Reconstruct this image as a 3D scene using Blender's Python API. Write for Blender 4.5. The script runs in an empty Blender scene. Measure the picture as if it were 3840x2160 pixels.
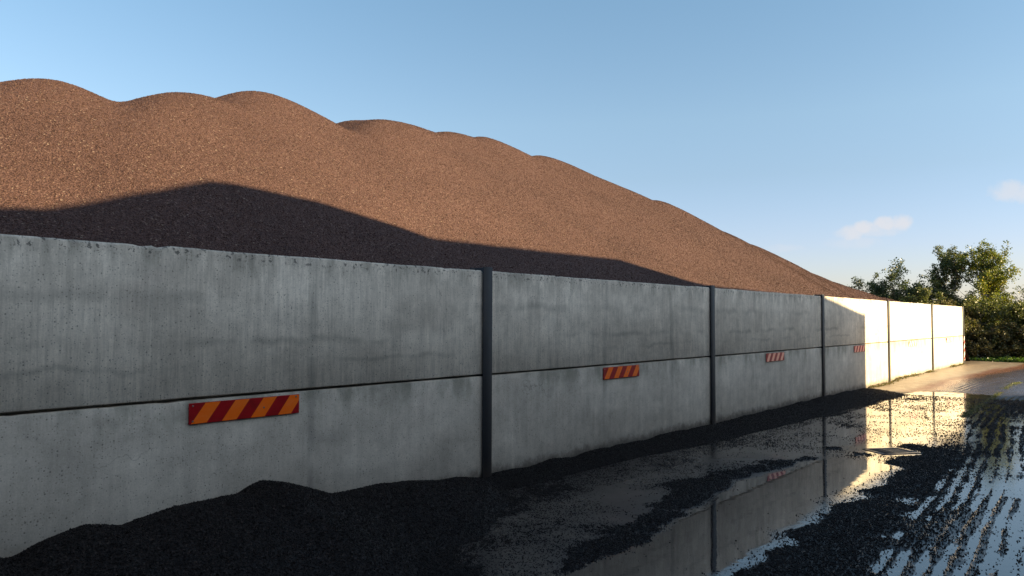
import bpy, math
import numpy as np
from mathutils import Vector, Matrix

# ------------------------------------------------------------------ camera, sky, sun, exposure
sc = bpy.context.scene
R = math.radians
CAM_H = 1.590; HEAD = 0.693155; PITCH = 0.0399; ROLL = 0.0033
cam_d = bpy.data.cameras.new('camera'); cam = bpy.data.objects.new('camera', cam_d)
sc.collection.objects.link(cam); sc.camera = cam
cam_d.sensor_width = 36.0; cam_d.lens = 26.865; cam_d.clip_end = 5000; cam_d.clip_start = 0.05
fw = Vector((math.cos(HEAD)*math.cos(PITCH), math.sin(HEAD)*math.cos(PITCH), math.sin(PITCH)))
rt = Vector((math.sin(HEAD), -math.cos(HEAD), 0)); up = rt.cross(fw)
cr, sr = math.cos(ROLL), math.sin(ROLL)
rt2 = rt*cr + up*sr; up2 = up*cr - rt*sr
M = Matrix((rt2, up2, -fw)).transposed().to_4x4(); M.translation = Vector((0, 0, CAM_H))
cam.matrix_world = M

TAZ, TEL = 0.40, 0.38                       # sun: +x per -y, rise per -y
SUN = Vector((TAZ, -1.0, TEL)).normalized()
EL = math.asin(SUN.z); AZ = math.atan2(SUN.x, SUN.y)     # clockwise from +Y
sun_d = bpy.data.lights.new('sun', 'SUN'); sun = bpy.data.objects.new('sun', sun_d)
sc.collection.objects.link(sun)
sun_d.energy = 4.5; sun_d.angle = R(0.53); sun_d.color = (1.0, 0.775, 0.43)
sun.rotation_euler = (-SUN).to_track_quat('-Z', 'Y').to_euler(); sun.location = (20, -30, 30)
sc.view_settings.view_transform = 'Standard'; sc.view_settings.look = 'None'
sc.view_settings.exposure = 1.9; sc.view_settings.gamma = 1.0
SKY = 0.0505

class NT:
    def __init__(s, tree): s.t = tree; s.N = tree.nodes; s.L = tree.links
    def n(s, typ, **kw):
        x = s.N.new(typ)
        for k, v in kw.items():
            if k == 'inp':
                for a, b in v.items():
                    if hasattr(b, 'is_output') or isinstance(b, bpy.types.NodeSocket): s.L.new(b, x.inputs[a])
                    else: x.inputs[a].default_value = b
            else: setattr(x, k, v)
        return x
    def m(s, op, a, b=None, c=None, clamp=False):
        x = s.N.new('ShaderNodeMath'); x.operation = op; x.use_clamp = clamp
        for i, v in enumerate((a, b, c)):
            if v is None: continue
            if isinstance(v, bpy.types.NodeSocket): s.L.new(v, x.inputs[i])
            else: x.inputs[i].default_value = v
        return x.outputs[0]
    def mix(s, f, a, b, bt='MIX'):
        x = s.N.new('ShaderNodeMix'); x.data_type = 'RGBA'; x.blend_type = bt
        for i, v in ((0, f), (6, a), (7, b)):
            if isinstance(v, bpy.types.NodeSocket): s.L.new(v, x.inputs[i])
            else: x.inputs[i].default_value = v if i == 0 else (*v, 1)[:4]
        return x.outputs[2]
    def ramp(s, f, *stops):
        x = s.N.new('ShaderNodeValToRGB'); e = x.color_ramp.elements
        while len(e) < len(stops): e.new(0.5)
        for i, (p, c) in enumerate(stops):
            e[i].position = p; e[i].color = (*c, 1) if hasattr(c, '__len__') else (c, c, c, 1)
        s.L.new(f, x.inputs[0]); return x.outputs[0]
    def noise(s, vec, scale, detail=4, rough=0.6, dist=0.0, out='Fac'):
        x = s.n('ShaderNodeTexNoise', inp={'Scale': scale, 'Detail': detail, 'Roughness': rough, 'Distortion': dist})
        s.L.new(vec, x.inputs['Vector']); return x.outputs[out]
    def mapv(s, vec, scale=(1, 1, 1), loc=(0, 0, 0)):
        x = s.n('ShaderNodeMapping'); x.inputs['Scale'].default_value = scale; x.inputs['Location'].default_value = loc
        s.L.new(vec, x.inputs['Vector']); return x.outputs[0]
    def smooth(s, v, a, b):
        x = s.n('ShaderNodeMapRange', interpolation_type='SMOOTHSTEP'); s.L.new(v, x.inputs[0])
        x.inputs[1].default_value = a; x.inputs[2].default_value = b; return x.outputs[0]

w = bpy.data.worlds.new('World'); sc.world = w; w.use_nodes = True
w.node_tree.nodes.clear(); T = NT(w.node_tree)
sky = T.n('ShaderNodeTexSky', sky_type='NISHITA'); sky.sun_disc = False
sky.sun_elevation = EL; sky.sun_rotation = AZ; sky.altitude = 20; sky.air_density = 1.0; sky.dust_density = 0.6; sky.ozone_density = 1.6
# small fair-weather clouds low over the hedge
tc = T.n('ShaderNodeTexCoord').outputs['Generated']
nrm = T.n('ShaderNodeVectorMath', operation='NORMALIZE'); T.L.new(tc, nrm.inputs[0])
sep = T.n('ShaderNodeSeparateXYZ'); T.L.new(nrm.outputs[0], sep.inputs[0])
az = T.m('ARCTAN2', sep.outputs[1], sep.outputs[0]); el = T.m('ARCSINE', sep.outputs[2])
cn = T.noise(nrm.outputs[0], 55, 5, 0.62); cn2 = T.noise(nrm.outputs[0], 22, 3, 0.5)
lobes = [(0.2617, .1085, .012, .0085, 1), (0.275, .1045, .017, .010, .9), (0.2489, .1075, .014, .006, .7), (0.236, .1125, .013, .009, 1), (0.2215, .1125, .013, .0095, 1),
         (0.248, .1035, .030, .006, .5), (0.27, .092, .030, .008, .35), (0.113, .142, .020, .011, .75), (0.098, .139, .020, .012, .75), (0.35, .088, .022, .005, .25), (0.17, .052, .05, .012, .18)]
tot = None
for (a, e, ra, re_, k) in lobes:
    da = T.m('DIVIDE', T.m('SUBTRACT', az, a), ra); de = T.m('DIVIDE', T.m('SUBTRACT', el, e), re_)
    r2 = T.m('ADD', T.m('MULTIPLY', da, da), T.m('MULTIPLY', de, de))
    d = T.m('MULTIPLY', T.smooth(T.m('ADD', r2, T.m('MULTIPLY', T.m('SUBTRACT', cn, .5), 2.6)), 1.5, 0.1), k)
    tot = d if tot is None else T.m('MAXIMUM', tot, d)
cloud = T.m('MULTIPLY', tot, T.smooth(cn2, .25, .55), clamp=True)
air = T.ramp(T.m('MULTIPLY', el, 1.0), (.0, (.90, .84, 1.02)), (.09, (.93, .88, 1.06)), (.18, (.98, .96, .98)), (.25, (1.1, 1.1, 1.05)), (.42, (1.08, 1.2, 1.14)))
hs = T.mix(1.0, sky.outputs[0], air, 'MULTIPLY')
csky = T.mix(T.m('MULTIPLY', cloud, .75), hs, (4.3, 4.2, 4.3))
# unseen bright broken cloud, added behind the camera to lift the shade fill
bk = T.m('SUBTRACT', T.m('MULTIPLY', sep.outputs[2], .75), T.m('MULTIPLY', sep.outputs[1], .66))
bkm = T.m('MULTIPLY', T.smooth(bk, .62, .9), T.smooth(T.noise(nrm.outputs[0], 2.6, 6, .6), .42, .62))
csky = T.mix(T.m('MULTIPLY', bkm, .7), csky, (7.5, 7.2, 6.9))
bg = T.n('ShaderNodeBackground', inp={'Strength': SKY}); T.L.new(csky, bg.inputs[0])
wo = T.n('ShaderNodeOutputWorld'); T.L.new(bg.outputs[0], wo.inputs[0])

# ------------------------------------------------------------------ helpers
COL = sc.collection
rng = np.random.default_rng(7)

def mat(name, rough=0.8):
    m = bpy.data.materials.new(name); m.use_nodes = True; m.node_tree.nodes.clear(); t = NT(m.node_tree)
    b = t.n('ShaderNodeBsdfPrincipled'); b.inputs['Roughness'].default_value = rough
    o = t.n('ShaderNodeOutputMaterial'); t.L.new(b.outputs[0], o.inputs[0])
    t.pos = t.n('ShaderNodeNewGeometry').outputs['Position']
    return m, t, b
def setc(t, b, name, v):
    if isinstance(v, bpy.types.NodeSocket): t.L.new(v, b.inputs[name])
    elif hasattr(v, '__len__'): b.inputs[name].default_value = (*v, 1)[:4]
    else: b.inputs[name].default_value = v
def bump(t, b, h, strength, dist):
    x = t.n('ShaderNodeBump', inp={'Strength': strength, 'Distance': dist, 'Height': h}); t.L.new(x.outputs[0], b.inputs['Normal'])

def link(o, parent=None):
    COL.objects.link(o)
    if parent is not None:
        o.parent = parent; o.matrix_parent_inverse = parent.matrix_world.inverted() if False else Matrix.Translation(parent.location).inverted()
    return o
def mesh(name, V, faces, material, parent=None, smooth=False, attr=None, mats=None, mi=None):
    """faces: list of int arrays (M,k) and/or a python list of tuples"""
    me = bpy.data.meshes.new(name); V = np.asarray(V, dtype=np.float32)
    if isinstance(faces, np.ndarray): faces = [faces]
    if faces and not isinstance(faces[0], np.ndarray): 
        me.from_pydata([tuple(map(float, v)) for v in V], [], [tuple(int(i) for i in f) for f in faces])
    else:
        loops = np.concatenate([f.ravel() for f in faces]).astype(np.int32)
        tots = np.concatenate([np.full(len(f), f.shape[1], np.int32) for f in faces])
        starts = np.concatenate([[0], np.cumsum(tots)[:-1]]).astype(np.int32)
        me.vertices.add(len(V)); me.vertices.foreach_set('co', V.ravel())
        me.loops.add(len(loops)); me.loops.foreach_set('vertex_index', loops)
        me.polygons.add(len(tots)); me.polygons.foreach_set('loop_start', starts); me.polygons.foreach_set('loop_total', tots)
        me.update(calc_edges=True)
    if attr is not None:
        a = me.attributes.new('rnd', 'FLOAT', 'FACE'); a.data.foreach_set('value', np.asarray(attr, dtype=np.float32))
    if smooth is not False:
        sm = np.ones(len(me.polygons), bool) if smooth is True else smooth
        me.polygons.foreach_set('use_smooth', sm)
    for m_ in (mats or [material]): me.materials.append(m_)
    if mi is not None: me.polygons.foreach_set('material_index', np.asarray(mi, dtype=np.int32))
    me.validate(); me.update()
    o = bpy.data.objects.new(name, me); return link(o, parent)
def tag(o, label=None, cat=None, group=None, kind=None):
    for k, v in (('label', label), ('category', cat), ('group', group), ('kind', kind)):
        if v: o[k] = v
    return o
def empty(name, loc, label, cat, group=None):
    o = bpy.data.objects.new(name, None); COL.objects.link(o); o.location = loc; o.empty_display_size = .3
    return tag(o, label, cat, group)
def box(x0, x1, y0, y1, z0, z1):
    V = np.array([(x, y, z) for x in (x0, x1) for y in (y0, y1) for z in (z0, z1)])
    F = np.array([(0, 1, 3, 2), (4, 6, 7, 5), (0, 4, 5, 1), (2, 3, 7, 6), (0, 2, 6, 4), (1, 5, 7, 3)])
    return V, F
def join(parts):
    VV, FF, off = [], [], 0
    for V, F in parts: VV.append(V); FF.append(F+off); off += len(V)
    return np.concatenate(VV), np.concatenate(FF)
def vnoise(x, y, scale, seed, octs=4, gain=.5):
    """value noise on numpy arrays, about -1..1"""
    out = 0; amp = 1; tot = 0
    for o in range(octs):
        r = np.random.default_rng(seed*31+o); tab = r.uniform(-1, 1, (256, 256))
        u = x*scale+r.uniform(0, 99); v = y*scale+r.uniform(0, 99)
        iu = np.floor(u).astype(int); iv = np.floor(v).astype(int); fu = u-iu; fv = v-iv
        fu = fu*fu*(3-2*fu); fv = fv*fv*(3-2*fv)
        g = lambda a, b: tab[a % 256, b % 256]
        out = out+amp*((g(iu, iv)*(1-fu)+g(iu+1, iv)*fu)*(1-fv)+(g(iu, iv+1)*(1-fu)+g(iu+1, iv+1)*fu)*fv)
        tot += amp; amp *= gain; scale *= 2.03
    return out/tot
def grid(xs, ys, zf):
    X, Y = np.meshgrid(xs, ys, indexing='ij'); Z = zf(X, Y)
    V = np.stack([X, Y, Z], -1).reshape(-1, 3); nx, ny = X.shape
    i = np.arange(nx-1)[:, None]*ny+np.arange(ny-1)[None, :]
    F = np.stack([i, i+ny, i+ny+1, i+1], -1).reshape(-1, 4)
    return V, F
OCT = np.array([(1, 0, 0), (-1, 0, 0), (0, 1, 0), (0, -1, 0), (0, 0, 1), (0, 0, -1)], float)
OF = np.array([(0, 2, 4), (2, 1, 4), (1, 3, 4), (3, 0, 4), (2, 0, 5), (1, 2, 5), (3, 1, 5), (0, 3, 5)])
def chips(P, size, flat=.45, r=rng):
    """N angular grains at P, half-size about `size`"""
    n = len(P); sc_ = size[:, None]*np.stack([r.uniform(.8, 1.5, n), r.uniform(.5, .9, n), r.uniform(flat*.6, flat*1.4, n)], -1)
    v = OCT[None]*sc_[:, None, :]*r.uniform(.7, 1.2, (n, 6, 1))
    q = r.normal(size=(n, 4)); q /= np.linalg.norm(q, axis=1)[:, None]; a, b, c, d = q.T
    Rm = np.stack([1-2*(c*c+d*d), 2*(b*c-a*d), 2*(b*d+a*c), 2*(b*c+a*d), 1-2*(b*b+d*d), 2*(c*d-a*b), 2*(b*d-a*c), 2*(c*d+a*b), 1-2*(b*b+c*c)], -1).reshape(n, 3, 3)
    V = np.einsum('nij,nkj->nki', Rm, v)+P[:, None, :]
    F = OF[None]+6*np.arange(n)[:, None, None]
    return V.reshape(-1, 3), F.reshape(-1, 3), np.repeat(r.uniform(0, 1, n), 8)

W = -0.13                                   # water level of the puddles
D = 5.2                                     # distance of the wall plane
H_W, J_W, L_B, S1 = 2.078, 1.016, 5.246, 5.83

# ------------------------------------------------------------------ materials
def concrete_mat():
    m, t, b = mat('cast_concrete', .88); p = t.pos
    sp = t.n('ShaderNodeSeparateXYZ'); t.L.new(p, sp.inputs[0]); X, Z = sp.outputs[0], sp.outputs[2]
    fine = t.noise(t.mapv(p, (55, 1, 3.2)), 1, 3, .65)
    mid = t.noise(t.mapv(p, (9, 1, .9)), 1, 4, .6)
    blot = t.noise(t.mapv(p, (.9, 1, 1.6)), 1, 5, .62, .4)
    cloudy = t.noise(p, 5.5, 6, .7)
    base = t.mix(t.smooth(blot, .3, .72), (.455, .405, .340), (.605, .545, .462))
    base = t.mix(1.0, base, t.ramp(t.smooth(Z, J_W-.01, J_W+.01), (0, 1.05), (1, 1.34)), 'MULTIPLY')
    base = t.mix(1.0, base, t.ramp(t.smooth(Z, J_W+.6, J_W+.01), (0, 1.0), (1, 1.16)), 'MULTIPLY')
    base = t.mix(1.0, base, t.ramp(t.smooth(Z, J_W-.01, J_W+.01), (0, .86), (1, 1.0)), 'MULTIPLY')
    # upper panels are streaked, lower ones smoother and paler
    upper = t.smooth(Z, J_W-.12, J_W+.10)
    st = t.m('MULTIPLY', t.m('SUBTRACT', fine, .5), t.m('ADD', t.m('MULTIPLY', upper, .8), .30))
    base = t.mix(1.0, base, t.ramp(t.m('ADD', st, .5), (.25, .80), (.5, 1.0), (.75, 1.12)), 'MULTIPLY')
    base = t.mix(1.0, base, t.ramp(mid, (.3, .86), (.7, 1.08)), 'MULTIPLY')
    base = t.mix(1.0, base, t.ramp(cloudy, (.3, .80), (.7, 1.12)), 'MULTIPLY')
    grain = t.noise(p, 95, 3, .7)
    base = t.mix(1.0, base, t.ramp(grain, (.3, .86), (.7, 1.12)), 'MULTIPLY')
    # mortar lines / lift bands running along the panel
    wob = t.noise(t.mapv(p, (1.7, 1, .6)), 1, 4, .65)
    for zz, wid, k in ((1.72, .030, .26), (1.40, .020, .32), (1.24, .014, .26), (.62, .05, .10)):
        dd = t.m('ABSOLUTE', t.m('ADD', t.m('SUBTRACT', Z, zz), t.m('MULTIPLY', t.m('SUBTRACT', wob, .5), .22)))
        gate = t.smooth(t.noise(t.mapv(p, (1.3, 1, .4), (zz*7, 0, 0)), 1, 3, .6), .44, .62)
        base = t.mix(t.m('MULTIPLY', t.m('MULTIPLY', t.smooth(dd, wid*2.4, 0), gate), k), base, (.10, .10, .09))
    # hairline cracks
    crw = t.n('ShaderNodeTexVoronoi', feature='DISTANCE_TO_EDGE', inp={'Scale': 1.5}); dv = t.n('ShaderNodeVectorMath', operation='ADD')
    nz = t.n('ShaderNodeTexNoise', inp={'Scale': 3.0, 'Detail': 5.0}); t.L.new(p, nz.inputs['Vector'])
    sc3 = t.n('ShaderNodeVectorMath', operation='SCALE', inp={'Scale': .5}); t.L.new(nz.outputs['Color'], sc3.inputs[0])
    t.L.new(p, dv.inputs[0]); t.L.new(sc3.outputs[0], dv.inputs[1]); t.L.new(dv.outputs[0], crw.inputs['Vector'])
    ck = t.m('MULTIPLY', t.smooth(crw.outputs['Distance'], .007, 0), t.smooth(t.noise(p, .9, 2, .5), .60, .70))
    base = t.mix(t.m('MULTIPLY', ck, .4), base, (.06, .06, .055))
    # broad vertical damp stripes at odd places
    one = t.noise(t.mapv(p, (2.3, 0, .05)), 1, 1, .4)
    stripe = t.m('MULTIPLY', t.smooth(one, .665, .70), t.smooth(t.noise(t.mapv(p, (3, 1, 2)), 1, 3), .30, .6))
    base = t.mix(t.m('MULTIPLY', stripe, .38), base, (.11, .11, .10))
    # green-brown run-off below the joint and at the top edge
    jd = t.m('MULTIPLY', t.smooth(Z, J_W-.34, J_W-.02), t.m('SUBTRACT', 1.0, t.smooth(Z, J_W, J_W+.01)))
    jd = t.m('MULTIPLY', jd, t.smooth(t.noise(t.mapv(p, (3.5, 1, 1.6)), 1, 4, .7), .38, .66))
    base = t.mix(t.m('MULTIPLY', jd, .62), base, (.115, .12, .085))
    td = t.m('MULTIPLY', t.smooth(Z, H_W-.30, H_W-.03), t.smooth(t.noise(t.mapv(p, (7, 1, 2.2)), 1, 4, .7), .38, .66))
    base = t.mix(t.m('MULTIPLY', td, .50), base, (.13, .125, .10))
    spots = t.m('MULTIPLY', t.smooth(Z, H_W-.10, H_W-.045), t.smooth(t.noise(t.mapv(p, (26, 1, 30)), 1, 3, .6), .56, .64))
    base = t.mix(t.m('MULTIPLY', spots, .75), base, (.04, .04, .04))
    rust = t.smooth(t.noise(t.mapv(p, (1.1, 1, 1.5), (4, 0, 0)), 1, 4, .6), .60, .76)
    base = t.mix(t.m('MULTIPLY', rust, .22), base, (.34, .24, .21))
    # splash of mud at the foot
    ft = t.m('MULTIPLY', t.smooth(t.m('ADD', Z, t.m('MULTIPLY', t.m('SUBTRACT', t.noise(p, 9, 4, .7), .5), .22)), .13, -.02), .8)
    base = t.mix(ft, base, (.075, .06, .05))
    # blow holes
    def pits(scale, thr, rad, off):
        v = t.n('ShaderNodeTexVoronoi', inp={'Scale': scale}); t.L.new(t.mapv(p, (1, .02, 1), (off, 0, off)), v.inputs['Vector'])
        g = t.n('ShaderNodeSeparateColor'); t.L.new(v.outputs['Color'], g.inputs[0])
        return t.m('MULTIPLY', t.smooth(v.outputs['Distance'], rad, rad*.45), t.m('GREATER_THAN', g.outputs[0], thr))
    pt = t.m('MAXIMUM', pits(30, .74, .22, 0), t.m('MULTIPLY', pits(60, .6, .34, 3), .7)); pt = t.m('MAXIMUM', pt, pits(11, .93, .09, 5))
    base = t.mix(t.m('MULTIPLY', pt, .62), base, (.06, .06, .055))
    setc(t, b, 'Base Color', base)
    hgt = t.m('SUBTRACT', t.m('MULTIPLY', t.m('ADD', fine, cloudy), .5), pt)
    bump(t, b, hgt, .35, .004)
    return m
CONCRETE = concrete_mat()

def steel_mat():
    m, t, b = mat('weathered_post_steel', .62); p = t.pos
    n1 = t.noise(t.mapv(p, (14, 14, 4)), 1, 5, .65)
    c = t.ramp(n1, (.3, (.012, .013, .017)), (.6, (.022, .023, .028)), (.8, (.048, .036, .028)))
    sp = t.n('ShaderNodeSeparateXYZ'); t.L.new(p, sp.inputs[0])
    c = t.mix(t.m('MULTIPLY', t.smooth(sp.outputs[2], .22, .02), .5), c, (.06, .045, .036))
    setc(t, b, 'Base Color', c); setc(t, b, 'Metallic', .15); bump(t, b, n1, .3, .002); return m
STEEL = steel_mat()

def gravel_mat(name, ramp_stops, wet, spec):
    """grains coloured one by one; the bed between them varies on the scale of a grain"""
    m, t, b = mat(name, wet); p = t.pos
    at = t.n('ShaderNodeAttribute', attribute_name='rnd'); a = at.outputs['Fac']
    v = t.n('ShaderNodeTexVoronoi', inp={'Scale': 75.0}); t.L.new(p, v.inputs['Vector'])
    g = t.n('ShaderNodeSeparateColor'); t.L.new(v.outputs['Color'], g.inputs[0])
    isbed = t.m('LESS_THAN', a, -.5)
    val = t.m('ADD', t.m('MULTIPLY', isbed, g.outputs[0]), t.m('MULTIPLY', t.m('SUBTRACT', 1.0, isbed), a))
    c = t.ramp(val, *ramp_stops)
    c = t.mix(1.0, c, t.ramp(t.noise(p, .55, 4, .6), (.3, .86), (.7, 1.12)), 'MULTIPLY')
    setc(t, b, 'Base Color', c); setc(t, b, 'Specular IOR Level', spec)
    bump(t, b, v.outputs['Distance'], .8, .010); return m
PILEM = gravel_mat('reddish_brown_gravel', [(0, (.038, .0215, .0185)), (.4, (.068, .038, .032)), (.85, (.094, .053, .045)), (.96, (.12, .072, .060)), (.99, (.155, .105, .082)), (1, (.24, .185, .145))], .7, .12)
HEAPM = gravel_mat('damp_dark_gravel', [(0, (.004, .0035, .004)), (.5, (.010, .008, .008)), (.93, (.020, .014, .013)), (1, (.060, .046, .040))], .5, .22)

def ground_mat():
    m, t, b = mat('wet_muddy_ground', .5); p = t.pos
    sp = t.n('ShaderNodeSeparateXYZ'); t.L.new(p, sp.inputs[0]); X, Y, Z = sp.outputs
    wet = (.020, .016, .015)
    g = t.noise(p, 38, 4, .7); g2 = t.noise(p, 3.0, 5, .6)
    dark = t.mix(t.smooth(g, .35, .7), (.006, .005, .005), (.018, .014, .013))
    # far yard: pale concrete slab, with orange-brown mud dragged over it
    strk = t.noise(t.mapv(p, (.16, 1.15, 1)), 1, 6, .62, .6)
    slab = t.mix(t.smooth(g2, .35, .7), (.16, .125, .09), (.25, .205, .155))
    # a pale slab runs beside the wall, then a seam of orange mud, then darker wet brown mud
    uu = t.m('ADD', t.m('ADD', Y, t.m('MULTIPLY', t.m('SUBTRACT', X, 22.0), .075)), t.m('MULTIPLY', t.m('SUBTRACT', strk, .5), 1.1))
    brown = t.mix(t.smooth(g2, .35, .7), (.034, .020, .017), (.050, .031, .026))
    mud = t.mix(t.smooth(uu, 4.02, 3.80), (.125, .054, .024), brown)
    far = t.mix(t.smooth(uu, 4.50, 4.22), slab, mud)
    band = t.m('MULTIPLY', t.smooth(Y, 4.75, 5.15), t.smooth(g2, .2, .6))
    far = t.mix(t.m('MULTIPLY', band, .75), far, (.10, .072, .045))
    wetm = t.smooth(t.m('ADD', t.m('SUBTRACT', X, t.m('MULTIPLY', t.m('SUBTRACT', strk, .5), 5.0)), t.m('MULTIPLY', Y, .35)), 20.6, 21.9)
    c = t.mix(wetm, dark, far)
    grassy = t.smooth(t.m('ADD', X, t.m('MULTIPLY', t.m('SUBTRACT', g2, .5), 2)), 34.6, 35.4)
    c = t.mix(grassy, c, (.035, .042, .015))
    setc(t, b, 'Base Color', c)
    ro = t.m('ADD', t.m('MULTIPLY', t.m('MULTIPLY', wetm, t.smooth(uu, 4.4, 4.0)), -.16), t.m('ADD', .30, t.m('MULTIPLY', g, .25))); setc(t, b, 'Roughness', ro)
    slick = t.m('MULTIPLY', t.smooth(t.m('ADD', Y, t.m('MULTIPLY', t.m('SUBTRACT', g2, .5), .5)), 1.75, 1.30), t.m('SUBTRACT', 1.0, wetm))
    setc(t, b, 'Specular IOR Level', t.m('ADD', t.m('ADD', .16, t.m('MULTIPLY', slick, .15)), t.m('MULTIPLY', wetm, .34)))
    ro = t.m('SUBTRACT', ro, t.m('MULTIPLY', slick, .12)); setc(t, b, 'Roughness', ro)
    bump(t, b, t.m('MULTIPLY', t.m('ADD', t.noise(p, 60, 3, .7), t.m('MULTIPLY', g2, .8)), t.m('SUBTRACT', 1.0, t.m('MULTIPLY', t.m('MAXIMUM', slick, wetm), .75))), .7, .012); return m
GROUND = ground_mat()

def water_mat():
    m, t, b = mat('still_puddle_water', .015); p = t.pos
    sx = t.n('ShaderNodeSeparateXYZ'); t.L.new(p, sx.inputs[0]); t.px = sx.outputs[0]
    near = t.m('MULTIPLY', t.smooth(t.px, 11.5, 8.0), t.smooth(t.m('ADD', sx.outputs[1], t.m('MULTIPLY', t.m('SUBTRACT', t.noise(p, 1.5, 3, .6), .5), .5)), 2.9, 3.3))
    setc(t, b, 'Base Color', t.mix(t.smooth(t.noise(p, 1.1, 4, .6), .35, .7), (.020, .018, .018), (.034, .029, .027)))
    setc(t, b, 'Specular IOR Level', .5)
    dep = t.n('ShaderNodeAttribute', attribute_name='depth').outputs['Fac']
    shal = t.smooth(t.m('ADD', dep, t.m('MULTIPLY', t.m('SUBTRACT', t.noise(p, 2.2, 4, .6), .5), .008)), .017, .003)
    setc(t, b, 'Roughness', t.m('ADD', .012, t.m('MULTIPLY', shal, t.m('ADD', .09, t.m('MULTIPLY', near, .24)))))
    setc(t, b, 'IOR', t.m('SUBTRACT', 1.9, t.m('MULTIPLY', t.m('MULTIPLY', shal, near), .42)))
    bump(t, b, t.noise(p, 7, 3, .5), .025, .02); return m
WATER = water_mat()

def simple(name, col, rough=.7, var=.25, scale=20, metal=0):
    m, t, b = mat(name, rough); n = t.noise(t.pos, scale, 4, .65)
    setc(t, b, 'Base Color', t.mix(1.0, col, t.ramp(n, (.3, 1-var), (.7, 1+var)), 'MULTIPLY')); setc(t, b, 'Metallic', metal)
    return m
def board_mat(name, col, fade):
    m, t, b = mat(name, .42); p = t.pos; setc(t, b, 'Specular IOR Level', .2)
    n = t.noise(t.mapv(p, (7, 1, 14)), 1, 5, .7); s2 = t.noise(p, 120, 2, .5)
    c = t.mix(t.smooth(n, .42, .72), col, fade); c = t.mix(t.m('MULTIPLY', t.smooth(s2, .70, .76), .3), c, (.15, .05, .02))
    setc(t, b, 'Base Color', c); return m
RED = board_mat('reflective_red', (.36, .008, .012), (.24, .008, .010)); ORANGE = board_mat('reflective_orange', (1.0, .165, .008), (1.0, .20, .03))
PINK = board_mat('faded_reflective_orange', (1.0, .46, .33), (1.0, .38, .25)); WHITE = board_mat('white_and_overexposed', (.92, .86, .80), (.80, .70, .62))  # white carries the sun's overexposure on two boards; plain on the edge strip
BOLT = simple('zinc_bolt', (.25, .22, .2), .4, .2, 90, .7)
IRON = simple('cast_iron', (.035, .033, .033), .35, .3, 40, .5)
PLATE = simple('worn_steel_rim', (.20, .15, .12), .3, .5, 30, .7)
PIT_SHADE = simple('pit_shade_black', (.004, .004, .004), .95, .2, 30)  # flat black in place of the shade inside the drain
CLAD = simple('grey_barn_cladding', (.16, .17, .18), .6, .2, 3)
BARK = simple('bark', (.13, .105, .08), .9, .35, 30)
PALEBARK = simple('pale_bark', (.30, .24, .18), .9, .3, 30)

def leaf_mat(name, stops):
    m, t, b = mat(name, .42)
    a = t.n('ShaderNodeAttribute', attribute_name='rnd').outputs['Fac']
    c = t.ramp(a, *stops); setc(t, b, 'Base Color', c); setc(t, b, 'Specular IOR Level', .45)
    tr = t.n('ShaderNodeBsdfTranslucent'); t.L.new(t.mix(1.0, c, (1.0, 1.15, .6), 'MULTIPLY'), tr.inputs[0])
    mx = t.n('ShaderNodeMixShader', inp={0: .32}); t.L.new(b.outputs[0], mx.inputs[1]); t.L.new(tr.outputs[0], mx.inputs[2])
    t.L.new(mx.outputs[0], t.N['Material Output'].inputs[0]); return m
LEAF_DARK = leaf_mat('dark_green_leaves', [(0, (.038, .058, .024)), (.5, (.095, .115, .045)), (.85, (.18, .18, .065)), (1, (.28, .22, .07))])
LEAF_OLIVE = leaf_mat('olive_leaves', [(0, (.045, .058, .020)), (.5, (.13, .14, .045)), (.85, (.23, .21, .065)), (1, (.32, .24, .08))])
LEAF_YELLOW = leaf_mat('yellowing_leaves', [(0, (.045, .065, .018)), (.4, (.13, .155, .030)), (.75, (.26, .25, .035)), (1, (.48, .36, .04))])
LEAF_BRAMBLE = leaf_mat('bramble_leaves', [(0, (.040, .048, .018)), (.5, (.12, .11, .042)), (.85, (.21, .155, .065)), (1, (.28, .18, .085))])
LEAF_FRESH = leaf_mat('fresh_green_leaves', [(0, (.028, .060, .012)), (.5, (.070, .13, .018)), (1, (.15, .21, .03))])

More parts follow.
